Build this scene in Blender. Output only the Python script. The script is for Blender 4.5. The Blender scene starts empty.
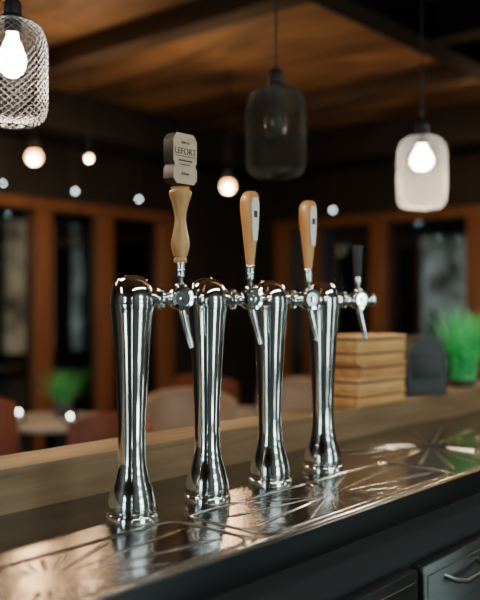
import bpy, bmesh, math, random
from mathutils import Vector, Matrix
random.seed(4)
D=bpy.data; C=bpy.context
ANG=math.atan2(0.352,0.41)            # bar direction, measured from +Y towards +X
U=Vector((math.sin(ANG),math.cos(ANG),0)); V=Vector((-math.cos(ANG),math.sin(ANG),0))
O=Vector((-0.176,1.36,1.05)); CT=1.05
ROT=math.atan2(U.y,U.x)               # local x = along bar (u), local y = away (v)
BAR=Matrix.Translation(Vector((O.x,O.y,0)))@Matrix.Rotation(ROT,4,'Z')
def W(u,v,z): return BAR@Vector((u,v,z))

# ---------------------------------------------------------------- materials
def mat(name,col=(.5,.5,.5),rough=.5,metal=0,emit=None,es=0,spec=.5,coat=0):
    m=D.materials.new(name); m.use_nodes=True
    b=m.node_tree.nodes['Principled BSDF']
    b.inputs['Base Color'].default_value=(*col,1); b.inputs['Roughness'].default_value=rough
    b.inputs['Metallic'].default_value=metal; b.inputs['Specular IOR Level'].default_value=spec
    b.inputs['Coat Weight'].default_value=coat
    if emit: b.inputs['Emission Color'].default_value=(*emit,1); b.inputs['Emission Strength'].default_value=es
    return m
def noisy(name,c1,c2,scale=(4,4,4),rough=.5,metal=0,detail=6,bump=0,rr=None,coat=0,nscale=5,dist=0):
    m=mat(name,c1,rough,metal,coat=coat); nt=m.node_tree; n=nt.nodes; l=nt.links; b=n['Principled BSDF']
    tc=n.new('ShaderNodeTexCoord'); mp=n.new('ShaderNodeMapping'); mp.inputs['Scale'].default_value=scale
    no=n.new('ShaderNodeTexNoise'); no.inputs['Scale'].default_value=nscale; no.inputs['Detail'].default_value=detail
    no.inputs['Distortion'].default_value=dist
    cr=n.new('ShaderNodeValToRGB'); cr.color_ramp.elements[0].color=(*c1,1); cr.color_ramp.elements[1].color=(*c2,1)
    cr.color_ramp.elements[0].position=.35; cr.color_ramp.elements[1].position=.68
    l.new(tc.outputs['Object'],mp.inputs[0]); l.new(mp.outputs[0],no.inputs[0]); l.new(no.outputs['Fac'],cr.inputs[0]); l.new(cr.outputs[0],b.inputs['Base Color'])
    if rr:
        mr=n.new('ShaderNodeMapRange'); mr.inputs[3].default_value=rr[0]; mr.inputs[4].default_value=rr[1]
        l.new(no.outputs['Fac'],mr.inputs[0]); l.new(mr.outputs[0],b.inputs['Roughness'])
    if bump:
        bp=n.new('ShaderNodeBump'); bp.inputs['Strength'].default_value=bump; bp.inputs['Distance'].default_value=.01
        l.new(no.outputs['Fac'],bp.inputs['Height']); l.new(bp.outputs[0],b.inputs['Normal'])
    return m
M_chrome=mat('chrome',(.86,.91,.90),.05,1)
M_chrome2=mat('brushed_chrome',(.75,.77,.77),.18,1)
M_steel=noisy('worn_steel',(.17,.17,.168),(.23,.228,.22),(1,4,1),.2,1,nscale=5,rr=(.18,.26))
M_edge=mat('dark_steel_edge',(.045,.048,.05),.35,.9)
M_drawer=noisy('drawer_steel',(.13,.14,.14),(.18,.19,.19),(1,1,14),.35,1,nscale=3)
M_black=mat('black_paint',(.012,.012,.013),.45)
M_beam=mat('matt_black_beam',(.010,.011,.013),.85,spec=.12)
M_blackm=mat('black_metal',(.02,.02,.022),.35,.6)
M_under=mat('cabinet_black',(.01,.01,.011),.6)  # even black of the cabinet body and plinth
M_ledge=noisy('ledge_oak',(.19,.115,.058),(.30,.195,.105),(1.2,14,14),.45,nscale=3,bump=.05)
M_ceil=noisy('plywood_ceiling',(.085,.048,.025),(.34,.195,.10),(1.8,.45,1),.6,nscale=1.8,dist=1.6)
M_joist=noisy('joist_wood',(.03,.018,.011),(.07,.04,.024),(6,1,6),.7,nscale=2)
M_wall=noisy('dark_wall_paint',(.014,.013,.013),(.028,.025,.024),(1,1,1),.6,nscale=3)
M_wall2=mat('back_wall_paint',(.17,.175,.17),.7)
M_floor=noisy('dark_floor_boards',(.03,.022,.016),(.06,.04,.028),(1,9,1),.35,nscale=2)
M_frame=noisy('window_frame_wood',(.22,.085,.034),(.32,.13,.055),(8,8,1),.5,nscale=2)
M_hand=noisy('beech_handle',(.55,.24,.07),(.74,.37,.13),(18,18,3),.35,nscale=3,coat=.4)
M_hand2=noisy('ash_handle',(.46,.22,.07),(.62,.34,.13),(18,18,3),.4,nscale=3,coat=.3)
M_sign=noisy('sign_birch',(.46,.32,.20),(.58,.44,.30),(4,4,20),.5,nscale=3)
M_signdark=mat('sign_dark_edge',(.055,.032,.02),.5)  # darker brown for plaque sides, back and label print
M_ink=mat('black_ink',(.015,.012,.01),.6)
M_label=mat('paper_label',(.75,.74,.68),.5)
M_boxes=[noisy('pale_pine_box_%d'%i,c1,c2,(2,9,9),.5,nscale=3) for i,(c1,c2) in enumerate([((.58,.28,.09),(.78,.43,.16)),((.62,.33,.12),(.82,.48,.20)),((.50,.23,.075),(.70,.37,.14))])]
M_boxg=mat('box_gap',(.03,.015,.008),.8)
M_leath=noisy('brown_leather',(.20,.065,.038),(.30,.10,.055),(1,1,1),.4,nscale=8)
M_leath2=noisy('tan_leather',(.42,.29,.21),(.54,.40,.30),(1,1,1),.45,nscale=8)
M_table=mat('table_laminate',(.50,.48,.45),.3)
M_grass=noisy('grass_blade',(.02,.50,.13),(.16,.90,.30),(9,9,9),.5,nscale=9)
M_leaf=noisy('leaf_green',(.04,.38,.12),(.15,.70,.22),(9,9,9),.5,nscale=9)
M_pot=mat('pot_ceramic',(.10,.12,.11),.4)
M_cage=mat('cage_wire_zinc',(.10,.10,.105),.5,.8)
M_cage3=mat('cage_wire_grey',(.12,.12,.12),.5,.6)
M_cage2=mat('cage_wire_bronze',(.07,.06,.05),.45,.5)
M_bulb=mat('bulb_glow',(1,1,1),.3,emit=(1,.94,.84),es=40)
M_bulboff=mat('bulb_unlit',(.05,.045,.04),.2)
M_warm=mat('warm_lamp_glow',(1,1,1),.3,emit=(1,.52,.18),es=9)
M_white=mat('white_lamp_glow',(1,1,1),.3,emit=(.8,.95,1),es=16)
M_cool=mat('cool_lamp_glow',(1,1,1),.3,emit=(.5,.85,.95),es=9)
M_fr=mat('added_fridge_fill_glow',(1,1,1),.4,emit=(.78,1,.95),es=12)  # glow added for bright stripes reflected in the chrome
M_ground=noisy('asphalt',(.03,.033,.035),(.05,.055,.06),(1,1,1),.5,nscale=5)
M_facade=noisy('street_facade',(.03,.04,.045),(.08,.10,.11),(.6,.6,.6),.8,nscale=2)
def litmat(name,col,s):
    m=D.materials.new(name); m.use_nodes=True; n=m.node_tree.nodes; l=m.node_tree.links; b=n['Principled BSDF']
    tc=n.new('ShaderNodeTexCoord'); no=n.new('ShaderNodeTexNoise'); no.inputs['Scale'].default_value=1.7; no.inputs['Detail'].default_value=3
    mr=n.new('ShaderNodeMapRange'); mr.inputs[1].default_value=.36; mr.inputs[2].default_value=.68; mr.inputs[3].default_value=.08*s; mr.inputs[4].default_value=s
    b.inputs['Base Color'].default_value=(.1,.1,.1,1); b.inputs['Emission Color'].default_value=(*col,1)
    l.new(tc.outputs['Object'],no.inputs[0]); l.new(no.outputs['Fac'],mr.inputs[0]); l.new(mr.outputs[0],b.inputs['Emission Strength']); return m
M_lit=litmat('pane_reflection_glow',(.84,.88,.76),.42); M_lit2=litmat('pane_reflection_warm',(1,.70,.42),.36)  # blotchy glow painted in place of reflections in the window panes
def glassmat(name,tint):
    m=D.materials.new(name); m.use_nodes=True; nt=m.node_tree; n=nt.nodes; n.clear()
    o=n.new('ShaderNodeOutputMaterial'); mx=n.new('ShaderNodeMixShader'); t=n.new('ShaderNodeBsdfTransparent'); g=n.new('ShaderNodeBsdfGlossy')
    f=n.new('ShaderNodeFresnel'); f.inputs[0].default_value=1.6
    t.inputs[0].default_value=(*tint,1); g.inputs['Roughness'].default_value=.03; g.inputs[0].default_value=(.9,.95,1,1)
    nt.links.new(f.outputs[0],mx.inputs[0]); nt.links.new(t.outputs[0],mx.inputs[1]); nt.links.new(g.outputs[0],mx.inputs[2]); nt.links.new(mx.outputs[0],o.inputs[0])
    return m
def hazeglass(name,col,fac):
    m=D.materials.new(name); m.use_nodes=True; nt=m.node_tree; n=nt.nodes; n.clear()
    o=n.new('ShaderNodeOutputMaterial'); mx=n.new('ShaderNodeMixShader'); t=n.new('ShaderNodeBsdfTransparent'); g=n.new('ShaderNodeBsdfTranslucent')
    mx.inputs[0].default_value=fac; g.inputs[0].default_value=(*col,1)
    nt.links.new(t.outputs[0],mx.inputs[1]); nt.links.new(g.outputs[0],mx.inputs[2]); nt.links.new(mx.outputs[0],o.inputs[0]); return m
M_glass=glassmat('window_glass',(.75,.82,.84)); M_cglass=glassmat('clear_glass',(.95,.97,.97)); M_frost=hazeglass('hazy_shade_glass',(.9,.86,.78),.035)

# ---------------------------------------------------------------- mesh helpers
PW={}
def setp(ob,parent,mw):
    if parent: ob.parent=parent; ob.matrix_parent_inverse=PW[parent.name].inverted()
    ob.matrix_basis=mw if mw is not None else Matrix.Identity(4)
def empty(name,mw):
    e=D.objects.new(name,None); e.empty_display_size=.1; C.scene.collection.objects.link(e); e.matrix_basis=mw; PW[e.name]=mw.copy(); return e
class B:
    def __init__(s): s.bm=bmesh.new(); s.mats=[]
    def mi(s,m):
        if m not in s.mats: s.mats.append(m)
        return s.mats.index(m)
    def _fin(s,vs,m,mtx,smooth):
        if mtx is not None: bmesh.ops.transform(s.bm,matrix=mtx,verts=vs)
        i=s.mi(m)
        for f in set(f for v in vs for f in v.link_faces): f.material_index=i; f.smooth=smooth
        return vs
    def box(s,a,b,m,bev=0,mtx=None,seg=2):
        r=bmesh.ops.create_cube(s.bm,size=1); vs=r['verts']
        c=[(a[i]+b[i])/2 for i in range(3)]; d=[abs(b[i]-a[i]) for i in range(3)]
        for v in vs: v.co=Vector((c[0]+v.co.x*d[0],c[1]+v.co.y*d[1],c[2]+v.co.z*d[2]))
        if bev:
            es=list(set(e for v in vs for e in v.link_edges))
            r=bmesh.ops.bevel(s.bm,geom=es,offset=bev,segments=seg,affect='EDGES',profile=.5)
            vs=list(set(r['verts'])|set(v for v in vs if v.is_valid))
        return s._fin(vs,m,mtx,False)
    def lathe(s,prof,m,mtx=None,seg=48,smooth=True,ell=(1,1)):
        rings=[];vs=[]
        for r,z in prof:
            if r<1e-6:
                v=s.bm.verts.new((0,0,z)); rings.append([v]); vs.append(v)
            else:
                rg=[s.bm.verts.new((r*ell[0]*math.cos(2*math.pi*i/seg),r*ell[1]*math.sin(2*math.pi*i/seg),z)) for i in range(seg)]
                rings.append(rg); vs+=rg
        for a,b in zip(rings,rings[1:]):
            for i in range(seg):
                j=(i+1)%seg
                if len(a)==1 and len(b)==1: continue
                if len(a)==1: f=[a[0],b[j],b[i]]
                elif len(b)==1: f=[a[i],a[j],b[0]]
                else: f=[a[i],a[j],b[j],b[i]]
                try: s.bm.faces.new(f)
                except: pass
        if len(rings[0])>1: s.bm.faces.new(list(reversed(rings[0])))
        if len(rings[-1])>1: s.bm.faces.new(rings[-1])
        return s._fin(vs,m,mtx,smooth)
    def cyl(s,p,q,r1,m,r2=None,seg=24,smooth=True):
        p=Vector(p);q=Vector(q);d=q-p; r2=r1 if r2 is None else r2
        return s.lathe([(r1,0),(r2,d.length)],m,Matrix.Translation(p)@d.to_track_quat('Z','Y').to_matrix().to_4x4(),seg,smooth)
    def tube(s,pts,rs,m,seg=16):
        pts=[Vector(p) for p in pts]; vs=[];rings=[]
        for k,p in enumerate(pts):
            t=(pts[min(k+1,len(pts)-1)]-pts[max(k-1,0)]).normalized()
            q=t.to_track_quat('Z','Y'); r=rs[k] if isinstance(rs,(list,tuple)) else rs
            rg=[s.bm.verts.new(p+q@Vector((r*math.cos(2*math.pi*i/seg),r*math.sin(2*math.pi*i/seg),0))) for i in range(seg)]
            rings.append(rg); vs+=rg
        for a,b in zip(rings,rings[1:]):
            for i in range(seg):
                j=(i+1)%seg; s.bm.faces.new([a[i],a[j],b[j],b[i]])
        s.bm.faces.new(list(reversed(rings[0]))); s.bm.faces.new(rings[-1])
        return s._fin(vs,m,None,True)
    def sph(s,c,r,m,sc=(1,1,1),seg=24):
        x=bmesh.ops.create_uvsphere(s.bm,u_segments=seg,v_segments=seg//2,radius=r)
        return s._fin(x['verts'],m,Matrix.Translation(Vector(c))@Matrix.Diagonal((*sc,1)),True)
    def prism(s,poly,y0,y1,m,mtx=None,mside=None):
        a=[s.bm.verts.new((x,y0,z)) for x,z in poly]; b=[s.bm.verts.new((x,y1,z)) for x,z in poly]
        n=len(poly); f1=s.bm.faces.new(a); f2=s.bm.faces.new(list(reversed(b))); sd=[]
        for i in range(n):
            j=(i+1)%n; sd.append(s.bm.faces.new([a[j],a[i],b[i],b[j]]))
        s._fin(a+b,m,mtx,False)
        if mside:
            k=s.mi(mside)
            for f in sd+[f2]: f.material_index=k
        return a+b
    def done(s,name,parent=None,mw=None,recalc=True):
        if recalc: bmesh.ops.recalc_face_normals(s.bm,faces=s.bm.faces)
        me=D.meshes.new(name); s.bm.to_mesh(me); s.bm.free()
        for m in s.mats: me.materials.append(m)
        try: me.set_sharp_from_angle(angle=math.radians(38))
        except Exception: pass
        ob=D.objects.new(name,me); C.scene.collection.objects.link(ob); setp(ob,parent,mw)
        return ob
def smooth_prof(p,n=4):
    out=[]
    for i in range(len(p)-1):
        p0=p[max(i-1,0)];p1=p[i];p2=p[i+1];p3=p[min(i+2,len(p)-1)]
        for k in range(n):
            t=k/n
            f=lambda a,b,c,d:.5*((2*b)+(-a+c)*t+(2*a-5*b+4*c-d)*t*t+(-a+3*b-3*c+d)*t**3)
            out.append((max(f(p0[0],p1[0],p2[0],p3[0]),0),f(p0[1],p1[1],p2[1],p3[1])))
    out.append(p[-1]); return out
def lamp(kind,name,energy,col,mw,parent,size=.04,sx=None,sy=None):
    l=D.lights.new(name,kind); l.energy=energy; l.color=col
    if kind=='AREA': l.shape='RECTANGLE'; l.size=sx; l.size_y=sy
    else: l.shadow_soft_size=size
    o=D.objects.new(name,l); C.scene.collection.objects.link(o); setp(o,parent,mw); return o

# ---------------------------------------------------------------- beer taps
FA=math.radians(56); FS=.85          # faucet swing about the column, faucet length scale
def beer_tap(u,kind):
    I=Matrix.Translation(W(u,0,CT))@Matrix.Rotation(ROT,4,'Z'); e=empty('beer_tap',I)
    F=I@Matrix.Rotation(FA,4,'Z')@Matrix.Diagonal((1,FS,1,1))
    b=B()
    base=[(.0425,0),(.0425,.010),(.041,.013),(.0380,.0145),(.0380,.017),(.0398,.019),(.0398,.024)]
    b1=smooth_prof([(.0398,.024),(.0386,.034),(.0348,.050),(.0292,.068),(.0250,.088),(.0230,.112),(.0226,.135),(.0236,.170),(.0258,.215),(.0290,.270),(.0325,.315),(.0352,.342)])
    dome=[(.0360,.345),(.0366,.349),(.0366,.352),(.0360,.355)]+smooth_prof([(.0360,.355),(.0354,.366),(.0326,.378),(.0268,.389),(.0175,.3965),(.008,.3995),(0,.400)])
    b.lathe(base+b1[1:]+dome,M_chrome,None,72)
    b.done('column',e,I)
    zf=.362
    b=B(); Rm=Matrix.Translation((0,0,zf))@Matrix.Rotation(math.pi/2,4,'X')   # local z -> -y
    b.lathe([(.018,.034),(.018,.042),(.013,.044),(.0095,.045),(.0095,.048),(.016,.049),(.0175,.051),(.0175,.060),(.016,.062),(.0105,.063),(.0105,.069),(.013,.070),(.013,.074)],M_chrome,Rm,32)
    for k in range(22):
        a=k*2*math.pi/22
        b.cyl((.0172*math.cos(a),-.0515,zf+.0172*math.sin(a)),(.0172*math.cos(a),-.0595,zf+.0172*math.sin(a)),.0014,M_chrome,seg=6)
    b.done('shank_collar',e,F)
    b=B()
    b.lathe([(.012,.072),(.0155,.076),(.0185,.084),(.0195,.094),(.0185,.104),(.015,.111),(.0115,.114),(.0115,.118),(.0085,.119),(.0085,.125),(.0125,.126),(.0135,.129),(.0135,.136),(.012,.139),(.005,.141),(0,.141)],M_chrome,Rm,40)
    mx=Matrix.Translation((0,-.094,zf))@Matrix.Rotation(-math.pi/2,4,'Y')
    b.lathe([(.012,.010),(.0185,.0175),(.0205,.020),(.0200,.0235),(.0145,.0245),(.0135,.0235),(.006,.0235),(.005,.0265),(0,.027)],M_chrome,mx,36)
    b.lathe([(.012,zf+.010),(.0125,zf+.020),(.0105,zf+.023),(.0065,zf+.025),(.0055,zf+.034),(.0085,zf+.036),(.0095,zf+.040),(.0095,zf+.046),(.0075,zf+.050)],M_chrome,Matrix.Translation((0,-.094,0)),28)
    b.done('valve_body',e,F)
    b=B()
    b.tube([(0,-.096,zf-.008),(0,-.098,zf-.022),(0,-.102,zf-.036),(0,-.108,zf-.056),(0,-.114,zf-.075),(0,-.116,zf-.082)],[.0105,.0090,.0078,.0068,.0060,.0064],M_chrome,24)
    b.done('spout',e,F)
    Z=zf+.046
    hp=Matrix.Rotation(FA,4,'Z')@Vector((0,-.094*FS,Z))
    HB=I@Matrix.Translation(hp); T=None   # handle frame: faces the bartender side
    b=B()
    if kind=='sign':
        b.lathe([(.0065,-.002),(.0078,.004),(.0078,.010),(.0095,.0115),(.0095,.017)],M_chrome2,T,28)
        b.done('ferrule',e,HB); b=B()
        b.lathe([(r,.013+(z-.015)*1.19) for r,z in smooth_prof([(.0105,.015),(.0112,.019),(.0095,.022),(.0120,.026),(.0152,.038),(.0150,.046),(.0122,.058),(.0098,.070),(.0092,.076),(.0105,.086),(.0145,.099),(.0182,.109),(.0186,.114),(.0150,.117),(.0165,.120)])],M_hand2,T,40)
        b.done('turned_handle',e,HB); b=B()
        w=.0275; q=.0235; poly=[(-.020,.119),(.020,.119),(w,.127),(w,.144),(w-.003,.148),(w-.003,.152),(w,.156),(w,.192),(w-.004,.197),(w-.008,.202),(-w+.008,.202),(-w+.004,.197),(-w,.192),(-w,.156),(-w+.003,.152),(-w+.003,.148),(-w,.144),(-w,.127)]
        b.prism([(x,z+q) for x,z in poly],-.0115,.0115,M_sign,T,M_signdark)
        b.done('sign_plaque',e,HB)
        y=-.0118
        def ft(t,s,z,n): 
            cu=D.curves.new(n,'FONT'); cu.body=t; cu.size=s; cu.align_x='CENTER'; cu.extrude=.0003; cu.materials.append(M_ink)
            ob=D.objects.new(n,cu); C.scene.collection.objects.link(ob); setp(ob,e,HB@Matrix.Translation((0,y,z+q))@Matrix.Rotation(math.pi/2,4,'X'))
        ft('LEFORT',.0145,.168,'lettering'); ft('bieres',.0075,.185,'lettering_top'); ft('abbaye',.0070,.134,'lettering_bottom')
        b=B(); b.box((-.023,y,.164+q),(.023,y+.001,.1650+q),M_ink); b.box((-.016,y,.156+q),(.016,y+.001,.1585+q),M_ink); b.box((-.012,y,.150+q),(.012,y+.001,.1515+q),M_ink); b.done('lettering_rules',e,HB)
    elif kind=='paddle':
        b.lathe([(.0065,-.002),(.0085,.004),(.0085,.012),(.007,.016)],M_chrome2,T,28)
        b.done('ferrule',e,HB); b=B()
        prof=smooth_prof([(.0065,.012),(.0082,.020),(.0110,.045),(.0148,.080),(.0178,.105),(.0190,.122),(.0176,.139),(.0105,.149),(0,.1505)])
        vs=b.lathe(prof,M_hand,None,40,ell=(.80,1.06))
        for v in vs: 
            if v.co.y<-.0125: v.co.y=-.0125
        b.done('paddle_handle',e,HB); b=B()
        b.prism([(-.005,.060),(.005,.060),(.0085,.085),(.0100,.108),(.0098,.128),(.006,.138),(-.006,.138),(-.0098,.128),(-.0100,.108),(-.0085,.085)],-.0133,-.0119,M_label,T)
        b.done('label',e,HB)
        b=B(); b.prism([(-.005,.102),(.005,.102),(.005,.114),(-.005,.114)],-.0137,-.0129,M_signdark,T); b.done('label_print',e,HB)
    else:
        b.lathe(smooth_prof([(.0065,-.002),(.0085,.004),(.0095,.018),(.0108,.040),(.0115,.062),(.0100,.070),(0,.073)]),M_black,T,32)
        b.done('stub_handle',e,HB)
    return e
for i,k in enumerate(['sign','paddle','paddle','stub']): beer_tap(.18*i,k)

# ---------------------------------------------------------------- bar counter
bar=empty('bar_counter',BAR)
b=B()
u0,u1=-1.6,2.7; vf,vb=-.255,.19
b.box((u0,vf+.012,CT-.035),(u1,vb-.001,CT),M_steel)
b.box((u0,vf-.004,CT-.045),(u1,vf+.014,CT+.003),M_edge,.004)
b.box((u0,vf+.006,CT+.0005),(u1,vf+.016,CT+.0045),M_chrome2,.002)
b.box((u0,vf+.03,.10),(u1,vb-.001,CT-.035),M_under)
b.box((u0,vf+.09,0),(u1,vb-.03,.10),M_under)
M_ribs=mat('pressed_rib_highlight',(.60,.58,.54),.22,1); M_ribshade=mat('pressed_rib_shade',(.035,.033,.03),.4,1)  # light and shade painted in: bright ribs over flat dark strips
def strip_mesh(rows,close,m=None):
    i=b.mi(m or M_ribs); n=len(rows)
    for k in range(n if close else n-1):
        r1=rows[k];r2=rows[(k+1)%n]
        for q in range(len(r1)-1):
            f=b.bm.faces.new([r1[q],r1[q+1],r2[q+1],r2[q]]);f.material_index=i;f.smooth=True
PRO=[(-1,0),(-.6,.45),(-.25,.92),(0,1),(.25,.92),(.6,.45),(1,0)]
def rib(x0,y0,x1,y1,w0,w1):
    p=Vector((x0,y0,CT));d=Vector((x1,y1,CT))-p;n=Vector((-d.y,d.x,0)).normalized(); N=8
    g=[];r=[]
    for k in range(N+1):
        t=k/N; ww=w0+(w1-w0)*t; e=1 if 0<k<N else .1
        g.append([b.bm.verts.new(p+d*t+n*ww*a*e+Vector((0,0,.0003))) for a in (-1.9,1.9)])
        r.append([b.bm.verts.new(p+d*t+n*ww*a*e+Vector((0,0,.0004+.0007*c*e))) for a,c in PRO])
    strip_mesh(g,False,M_ribshade); strip_mesh(r,False)
def fan(cx,cy,x0,x1,y0,y1,n,r0=.035):
    for k in range(n):
        a=2*math.pi*(k+.5)/n; dx,dy=math.cos(a),math.sin(a); ts=[]
        if dx>1e-4: ts.append((x1-cx)/dx)
        if dx<-1e-4: ts.append((x0-cx)/dx)
        if dy>1e-4: ts.append((y1-cy)/dy)
        if dy<-1e-4: ts.append((y0-cy)/dy)
        t=min(min(ts)*.97,.36)
        if t>r0+.015: rib(cx+dx*r0,cy+dy*r0,cx+dx*t,cy+dy*t,.0012,.0012+.011*t)
def rim(x0,x1,y0,y1,r=.03):
    pts=[]
    for (cx,cy,a0) in [(x1-r,y1-r,0),(x0+r,y1-r,90),(x0+r,y0+r,180),(x1-r,y0+r,270)]:
        for k in range(7):
            a=math.radians(a0+k*15); pts.append((cx+r*math.cos(a),cy+r*math.sin(a),CT))
    rows=[];g=[];n=len(pts)
    for k in range(n):
        p=Vector(pts[k]);t=(Vector(pts[(k+1)%n])-Vector(pts[k-1])).normalized();nn=Vector((-t.y,t.x,0))
        rows.append([b.bm.verts.new(p+nn*.005*a+Vector((0,0,.0004+.0020*c))) for a,c in PRO])
        g.append([b.bm.verts.new(p+nn*a+Vector((0,0,.0003))) for a in (-.008,.008)])
    strip_mesh(g,True,M_ribshade); strip_mesh(rows,True)
rim(-.60,.045,-.225,-.050); fan(-.27,-.14,-.58,.03,-.213,-.062,22)
rim(.075,.70,-.225,-.050); fan(.36,-.14,.09,.685,-.213,-.062,22)
fan(.96,-.03,.72,1.30,-.215,.15,24)
b.done('counter_top',bar,BAR,recalc=True)
b=B()
fv=vf+.029; zt=.905
for (a,c) in [(-.12,.49),(.51,1.12),(1.14,1.75)]:
    b.box((a,fv-.028,.58),(c,fv,zt),M_drawer,.006)
    b.box((a+.012,fv-.031,.60),(c-.012,fv-.026,zt-.02),M_drawer,.003)
    b.box((a,fv-.028,.20),(c,fv,.565),M_drawer,.006)
    m=a+.15
    for zz in (zt-.035,.52):
        b.tube([(m-.07,fv-.028,zz),(m-.062,fv-.050,zz-.008),(m-.03,fv-.058,zz-.016),(m+.03,fv-.058,zz-.016),(m+.062,fv-.050,zz-.008),(m+.07,fv-.028,zz)],.005,M_drawer,10)
b.done('drawer_unit',bar,BAR)
b=B()
b.box((u0,vb+.001,0),(u1,vb+.08,CT+.062),M_ledge)
b.box((u0,vb+.0005,CT+.060),(u1,vb+.115,CT+.076),M_ledge,.003)
b.done('bar_ledge',None,BAR)
LT=CT+.076; VL=vb+.056

# ---------------------------------------------------------------- things on ledge
e=empty('wooden_box_stack',Matrix.Translation(W(1.10,VL,LT))@Matrix.Rotation(ROT-.04,4,'Z'))
z=0
for k in range(5):
    h=.0385; b=B(); L,Wd=.230/2,.118/2; M_box=M_boxes[k%3]
    b.box((-L,-Wd,0),(L,Wd,h*.62),M_box,.002); b.box((-L+.004,-Wd+.004,h*.60),(L-.004,Wd-.004,h*.76),M_boxg)
    b.box((-L-.002,-Wd-.002,h*.74),(L+.002,Wd+.002,h*.985),M_box,.002)
    b.done('box_%d'%(k+1),e,PW[e.name]@Matrix.Translation((random.uniform(-.010,.010),random.uniform(-.003,.003),z))@Matrix.Rotation(random.uniform(-.04,.04),4,'Z')); z+=h
b=B()
b.prism([(-.065,0),(.065,0),(.070,.02),(.072,.12),(.055,.165),(.02,.185),(-.03,.175),(-.06,.14),(-.07,.06)],-.052,.052,M_black)
b.box((-.05,-.055,.05),(.05,-.051,.13),M_black,.001)
b.box((-.075,-.054,0),(.075,.054,.012),M_black,.003)
b.done('napkin_dispenser',None,Matrix.Translation(W(1.40,VL,LT))@Matrix.Rotation(ROT,4,'Z')@Matrix.Rotation(-.5,4,'Z'))
def grass(name,mw,h,r,n,m,pot_r,pot_h):
    e=empty(name,mw); b=B()
    b.lathe([(pot_r*.75,0),(pot_r,pot_h),(pot_r*.93,pot_h),(pot_r*.88,pot_h*.86),(0,pot_h*.84)],M_pot,None,28); b.done('pot',e,mw)
    b=B(); i=b.mi(m)
    for k in range(n):
        a=random.uniform(0,6.283); rr=pot_r*.8*math.sqrt(random.random()); p=Vector((rr*math.cos(a),rr*math.sin(a),pot_h*.8))
        a2=a+random.uniform(-.6,.6); out=Vector((math.cos(a2),math.sin(a2),0)); side=Vector((-out.y,out.x,0))
        hh=h*random.uniform(.45,1); sp=r*random.uniform(.15,1); prev=None; w=random.uniform(.0018,.0034)
        for q in range(6):
            t=q/5; c=p+out*sp*t*t**.5+Vector((0,0,(hh-pot_h*.8)*(t-.18*t**3)/.82)); ww=w*(1-t*.9)
            cur=[b.bm.verts.new(c-side*ww),b.bm.verts.new(c+side*ww)]
            if prev: f=b.bm.faces.new([prev[0],prev[1],cur[1],cur[0]]); f.material_index=i
            prev=cur
    b.done('blades',e,mw,recalc=False); return e
grass('potted_grass',Matrix.Translation(W(1.71,VL,LT)),.275,.105,420,M_grass,.052,.025)

# ---------------------------------------------------------------- pendant lamps
CEIL=2.9
def pendant(x,y,zb,s,wire,lit,shade,N=46,M=58,th=.0016,globe=False):
    mw=Matrix.Translation((x,y,zb)); e=empty('cage_pendant_lamp',mw)
    R=.080*s; H=.245*s
    prof=smooth_prof([(.0,0),(.3,.003),(.62,.012),(.86,.05),(.97,.12),(1,.22),(1,.45),(1,.68),(.96,.80),(.84,.90),(.62,.955),(.40,.985),(.26,1.0)],6)
    P=[Vector((r*R,z*H)) for r,z in prof]; Ls=[0]
    for a,c in zip(P,P[1:]): Ls.append(Ls[-1]+(c-a).length)
    def at(l):
        for k in range(len(P)-1):
            if Ls[k+1]>=l: 
                t=(l-Ls[k])/max(Ls[k+1]-Ls[k],1e-9); return P[k].lerp(P[k+1],t)
        return P[-1]
    l0=.02*s
    bm=bmesh.new(); rows=[]
    for j in range(M+1):
        p=at(l0+(Ls[-1]-l0)*j/M)
        rows.append([bm.verts.new((p.x*math.cos(2*math.pi*(i+.5*(j%2))/N),p.x*math.sin(2*math.pi*(i+.5*(j%2))/N),p.y)) for i in range(N)])
    for j in range(M-1):
        for i in range(N):
            mid=(rows[j+1][i-1],rows[j+1][i]) if j%2==0 else (rows[j+1][i],rows[j+1][(i+1)%N])
            bm.faces.new([rows[j][i],mid[1],rows[j+2][i],mid[0]])
    me=D.meshes.new('wire_cage'); bm.to_mesh(me); bm.free(); me.materials.append(wire)
    o=D.objects.new('wire_cage',me); C.scene.collection.objects.link(o); setp(o,e,mw)
    md=o.modifiers.new('w','WIREFRAME'); md.thickness=th*s; md.use_even_offset=False; md.use_replace=True
    b=B()
    b.lathe([(.30*R,H*.985),(.32*R,H*1.0),(.30*R,H*1.02),(.26*R,H*1.03),(.25*R,H*1.12),(.20*R,H*1.16),(.10*R,H*1.18),(.05*R,H*1.2)],M_black,None,32)
    b.cyl((0,0,H*.86),(0,0,H*1.0),.019*s,M_black)
    b.cyl((0,0,H*1.19),(0,0,CEIL-zb-.02),.0028,M_black,seg=10)
    b.lathe([(.05,CEIL-zb-.03),(.05,CEIL-zb)],M_black,None,28)
    b.done('cap_and_cord',e,mw)
    if shade:
        b=B(); b.lathe([(r*R*.955,H*.02+z*H*.96) for r,z in prof],shade,None,40); b.done('inner_shade',e,mw)
    b=B(); k=.8 if globe else 1
    b.lathe([(r*s*(1.15 if globe else 1),H*.86-z*s*k) for r,z in smooth_prof([(.013,0),(.015,.012),(.024,.034),(.031,.055),(.031,.072),(.022,.092),(.010,.100),(0,.101)])],M_bulb if lit else M_bulboff,None,28)
    b.done('bulb',e,mw)
    if lit: lamp('POINT','bulb_light',lit,(1,.80,.58),mw@Matrix.Translation((0,0,H*.22)),e,.04)
    return e
dep=lambda px,d:(px-240)/833*d
pendant(dep(12,1.56),1.56,1.4+180/833*1.56,.825,M_cage,11,None,26,40,.0026)
pendant(dep(276,2.2),2.2,1.4+127/833*2.2,1.0,M_cage2,0,None,40,50,.0026)
pendant(dep(422,2.6),2.6,1.4+95/833*2.6,.97,M_cage3,12,M_frost,36,46,.0016,True)

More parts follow.
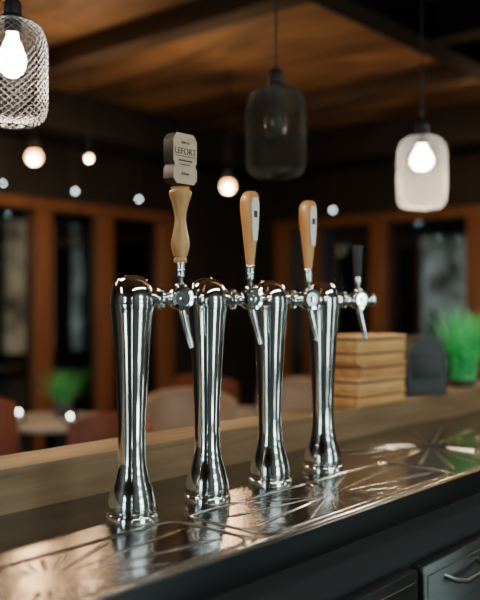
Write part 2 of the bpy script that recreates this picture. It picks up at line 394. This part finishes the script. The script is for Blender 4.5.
# ---------------------------------------------------------------- room shell (bar-aligned)
UL,UR,VN,VF=-3.4,5.4,-2.4,4.2
def shell(name,a,c,m): b=B(); b.box(a,c,m); return b.done(name,None,BAR)
shell('floor',(UL-.15,VN-.15,-.1),(UR+.15,VF+.15,0),M_floor)
b=B(); b.box((UL-.15,VN-.15,CEIL+.004),(UR+.15,VF+.15,CEIL+.1),M_joist)
uu=UL
while uu<UR-.01:
    vv=VN
    while vv<VF-.01:
        b.box((uu+.006,vv+.006,CEIL),(min(uu+1.22,UR)-.006,min(vv+1.65,VF)-.006,CEIL+.006),M_ceil); vv+=1.65
    uu+=1.22
b.done('ceiling',None,BAR)
WZ=2.12
b=B(); b.box((UL,VF,WZ+.08),(UR+.15,VF+.15,CEIL),M_wall); b.box((UL,VF,0),(.45,VF+.15,WZ+.08),M_wall); b.box((4.25,VF,0),(UR+.15,VF+.15,WZ+.08),M_wall); b.done('wall_left',None,BAR)
b=B(); b.box((UR,VN,WZ+.08),(UR+.15,VF,CEIL),M_wall); b.box((UR,3.95,0),(UR+.15,VF,WZ+.08),M_wall); b.box((UR,VN,0),(UR+.15,.2,WZ+.08),M_wall); b.done('wall_right',None,BAR)
shell('wall_back',(UL,VN-.15,0),(UR+.15,VN,CEIL),M_wall2)
shell('wall_near',(UL-.15,VN-.15,0),(UL,VF+.15,CEIL),M_wall2)
def window(name,posts,axis,c,lo,hi):
    b=B()
    def bx(a0,a1,d0,d1,z0,z1,m,bev=0):
        if axis=='u': b.box((a0,c+d0,z0),(a1,c+d1,z1),m,bev)
        else: b.box((c+d0,a0,z0),(c+d1,a1,z1),m,bev)
    for p in posts: bx(p-.07,p+.07,-.03,.12,0,WZ,M_frame,.006)
    bx(lo,hi,-.035,.12,WZ,WZ+.08,M_frame,.006)
    bx(lo,hi,-.02,.11,0,.12,M_frame,.006)
    bx(lo+.02,hi-.02,.05,.06,.12,WZ,M_glass)
    b.done(name,None,BAR)
window('window_1',[.52,1.1,1.69,2.28,2.88,3.49,4.18],'u',VF,.45,4.25)
window('window_2',[.27,1.05,1.91,2.81,3.54,3.88],'v',UR,.2,3.95)
def ibeam(a,c,axis):
    b=B(); m=(a[0]+c[0])/2 if axis=='v' else (a[1]+c[1])/2
    b.box((a[0],a[1],CEIL-.20),(c[0],c[1],CEIL-.18),M_beam); b.box((a[0],a[1],CEIL-.02),(c[0],c[1],CEIL),M_beam)
    if axis=='u': b.box((a[0],m-.015,CEIL-.18),(c[0],m+.015,CEIL-.02),M_beam)
    else: b.box((m-.015,a[1],CEIL-.18),(m+.015,c[1],CEIL-.02),M_beam)
    b.done('steel_beam',None,BAR)
ibeam((UL,.93),(UR,1.07),'u'); ibeam((2.78,VN),(2.92,.925),'v')
for k,uq in enumerate([.9,2.1,3.9]):
    b=B(); b.box((uq-.07,1.08,CEIL-.12),(uq+.07,VF-.5,CEIL),M_joist,.004); b.done('ceiling_joist',None,BAR)
b=B(); b.box((UL,VF-.5,CEIL-.28),(UR,VF,CEIL),M_wall,.005); b.box((UR-.5,VN,CEIL-.28),(UR,VF-.5,CEIL),M_wall,.005); b.done('trim_1',None,BAR)

# ---------------------------------------------------------------- ceiling spots
def spot(px,py,d,m,r,power,col):
    x=dep(px,d); z=1.4+(305-py)/833*d; mw=Matrix.Translation((x,d,z)); e=empty('ceiling_spotlight',mw)
    b=B(); b.lathe([(r*.5,r*.8),(r*.75,r*.9),(r*.7,r*2.0),(r*.2,r*2.4)],M_blackm,None,28); b.cyl((0,0,r*2.3),(0,0,CEIL-z),.004,M_black,seg=10)
    b.done('housing',e,mw)
    b=B(); b.sph((0,0,0),r,m); b.done('lamp_globe',e,mw)
    if power: lamp('POINT','light',power,col,mw@Matrix.Translation((0,-r*1.2,-r*1.2)),e,r)
WC=(1,.60,.30)
spot(34,157,4.6,M_warm,.042,16,WC); spot(89,158,4.9,M_warm,.018,8,WC); spot(228,186,5.2,M_warm,.042,16,WC)
spot(3,183,5.3,M_white,.007,0,None); spot(75,191,5.6,M_white,.009,0,None); spot(139,199,6.0,M_white,.009,0,None); spot(333,210,6.8,M_white,.010,0,None)
spot(520,120,5.2,M_warm,.040,16,WC)
def street_lamp(px,py,d,m,r):
    x=dep(px,d); z=1.4+(305-py)/833*d; mw=Matrix.Translation((x,d,0)); b=B()
    b.lathe([(.12,-.1),(.12,.2),(.05,.3),(.04,z-r*1.2),(r*.6,z-r*1.1),(r*.6,z-r*.9)],M_blackm,None,16); b.sph((0,0,z),r,m); b.done('street_lamp',None,mw)
street_lamp(280,262,13,M_cool,.10); street_lamp(107,232,11,M_white,.08); street_lamp(162,368,10.5,M_white,.07); street_lamp(38,376,9.5,M_white,.05)
b=B(); b.box((-16,VF+.16,-.12),(22,22,-.1),M_ground); b.box((UR+.16,-14,-.12),(22,VF+.16,-.1),M_ground); b.done('ground',None,BAR)
def building(name,a,c,ws):
    b=B(); b.box(a,c,M_facade)
    for (p,q,m) in ws: b.box(p,q,m)  # added glow panels imitating reflections in the glass
    b.done(name,None,BAR)
building('street_building',(-16,14,-.1),(18,15,7),[((-10.2+k*1.75,13.95,.4),(-9.0+k*1.75,14.01,3.2),M_lit2 if k%4==3 else M_lit) for k in range(14)])
building('street_building',(18.1,-12,-.1),(19,12,7),[((18.05,-9+k*2.1,.5),(18.11,-7.6+k*2.1,3.1),M_lit2 if k%3==1 else M_lit) for k in range(9)])

# ---------------------------------------------------------------- furniture
def chair(x,y,rz,top,m):
    mw=Matrix.Translation((x,y,0))@Matrix.Rotation(rz,4,'Z'); e=empty('dining_chair',mw)
    b=B(); b.box((-.23,-.23,.40),(.23,.23,.47),m,.03,seg=3); b.done('seat',e,mw)
    b=B(); n=12; b.mi(m); grid={}
    for side,off in ((0,0),(1,.045)):
        for a in range(n+1):
            for h in range(5):
                t=a/n*2-1; ang=t*.95; rr=.26+off; z=.47+(top-.47)*(h/4)*(1-.12*t*t); 
                grid[side,a,h]=b.bm.verts.new((rr*math.sin(ang),rr*math.cos(ang)-.02+.06*h/4,z))
    for a in range(n):
        for h in range(4):
            b.bm.faces.new([grid[0,a,h],grid[0,a+1,h],grid[0,a+1,h+1],grid[0,a,h+1]]); b.bm.faces.new([grid[1,a,h],grid[1,a,h+1],grid[1,a+1,h+1],grid[1,a+1,h]])
        b.bm.faces.new([grid[0,a,4],grid[0,a+1,4],grid[1,a+1,4],grid[1,a,4]]); b.bm.faces.new([grid[0,a,0],grid[1,a,0],grid[1,a+1,0],grid[0,a+1,0]])
    for a in (0,n):
        for h in range(4): b.bm.faces.new([grid[0,a,h],grid[0,a,h+1],grid[1,a,h+1],grid[1,a,h]])
    for f in b.bm.faces: f.smooth=True
    b.done('backrest',e,mw)
    for k,(sx,sy) in enumerate([(-1,-1),(1,-1),(-1,1),(1,1)]):
        b=B(); b.cyl((sx*.22,sy*.22,0),(sx*.18,sy*.18,.41),.011,M_black,.017,12); b.done('leg_%d'%(k+1),e,mw)
def table(x,y,r):
    mw=Matrix.Translation((x,y,0)); b=B()
    b.lathe([(.24,0),(.24,.012),(.05,.03),(.03,.06),(.03,.69),(.10,.715),(.10,.72)],M_blackm,None,28); b.lathe([(r-.01,.72),(r,.725),(r,.745),(r-.005,.75)],M_table,None,48)
    b.done('round_table',None,mw)
def cupc(x,y,z,h):
    mw=Matrix.Translation((x,y,z)); e=empty('candle_glass',mw); b=B()
    b.lathe([(.032,0),(.036,.01),(.038,h),(.035,h),(.033,.012),(0,.012)],M_cglass,None,24); b.done('glass',e,mw)
    b=B(); b.cyl((0,0,.012),(0,0,h*.5),.026,M_label); b.sph((0,0,h*.62),.006,M_bulb,(1,1,1.7),12); b.done('candle',e,mw)
chair(-.72,3.75,-.5,.88,M_leath); chair(-1.22,3.95,.6,.95,M_leath); chair(-.24,3.95,.1,.98,M_leath2); chair(.30,4.35,-.2,1.0,M_leath2)
chair(-1.75,5.35,2.6,.9,M_leath); chair(-.2,5.75,2.9,.95,M_leath); chair(1.3,5.0,-.4,.9,M_leath)
table(-1.08,4.75,.36); table(-.05,5.0,.36); table(1.0,5.7,.36)
grass('potted_fern',Matrix.Translation((-1.03,4.85,.75)),.30,.20,320,M_leaf,.06,.09)
cupc(-1.22,4.6,.75,.10); cupc(-.92,4.52,.75,.08); cupc(-.1,4.8,.75,.1); cupc(.12,4.95,.75,.1)
def fill_fridge(u,v,r=0):  # unseen glowing cabinet, added behind the camera to light the taps
    b=B()
    b.box((-.32,-.3,0),(.32,.25,.12),M_black); b.box((-.32,-.3,.12),(-.28,.25,1.95),M_black); b.box((.28,-.3,.12),(.32,.25,1.95),M_black); b.box((-.32,-.3,1.93),(.32,.25,2.0),M_black)
    b.box((-.28,-.3,.12),(.28,-.27,1.93),M_fr)
    for z in (.5,.85,1.2,1.55): b.box((-.28,-.27,z),(.28,.2,z+.012),M_blackm)
    for z in (.512,.862,1.212,1.562):
        for k in range(6):
            b.lathe([(.03,0),(.03,.14),(.012,.19),(.012,.23)],M_ground,Matrix.Translation((-.23+k*.092,.05,z)),10)
    b.box((.24,.25,.9),(.27,.29,1.2),M_chrome2)
    b.done('added_glow_fridge',None,Matrix.Translation(W(u,v,0))@Matrix.Rotation(ROT+r,4,'Z'))
fill_fridge(-1.9,VN+.31); fill_fridge(.2,VN+.31);  fill_fridge(1.9,VN+.31); fill_fridge(UL+.31,-.6,-math.pi/2)
def fill_strip(u,v,L,z,power,col):  # added lamp out of view, gives the chrome something bright to reflect
    mw=Matrix.Translation(W(u,v,z))@Matrix.Rotation(ROT,4,'Z'); e=empty('added_fill_lamp',mw)
    b=B(); b.box((-L/2,-.04,.004),(L/2,.04,.05),M_blackm,.004)
    for s in (-1,1): b.cyl((s*L*.4,0,.05),(s*L*.4,0,CEIL-z),.004,M_black,seg=8)
    b.done('housing',e,mw)
    lamp('AREA','fill_light',power,col,mw,e,sx=L,sy=.07)
fill_strip(.2,-1.35,2.4,2.45,32,(.88,1,.98)); fill_strip(-2.2,.6,1.6,2.5,20,(.85,.97,1)); fill_strip(3.4,-.6,1.8,2.5,26,(1,.82,.6))
fill_strip(.3,2.6,1.5,2.7,20,(1,.76,.52))  # added to brighten the dining area
w=D.worlds.new('night'); C.scene.world=w; w.use_nodes=True
w.node_tree.nodes['Background'].inputs[0].default_value=(.05,.08,.09,1); w.node_tree.nodes['Background'].inputs[1].default_value=.2
cd=D.cameras.new('cam'); cd.sensor_fit='VERTICAL'; cd.sensor_height=36; cd.sensor_width=28.8; cd.lens=50
cd.dof.use_dof=True; cd.dof.focus_distance=1.45; cd.dof.aperture_fstop=2.2
co=D.objects.new('camera',cd); C.scene.collection.objects.link(co); co.location=(0,0,1.401); co.rotation_euler=(math.pi/2+math.atan(5/833),0,0)
C.scene.camera=co
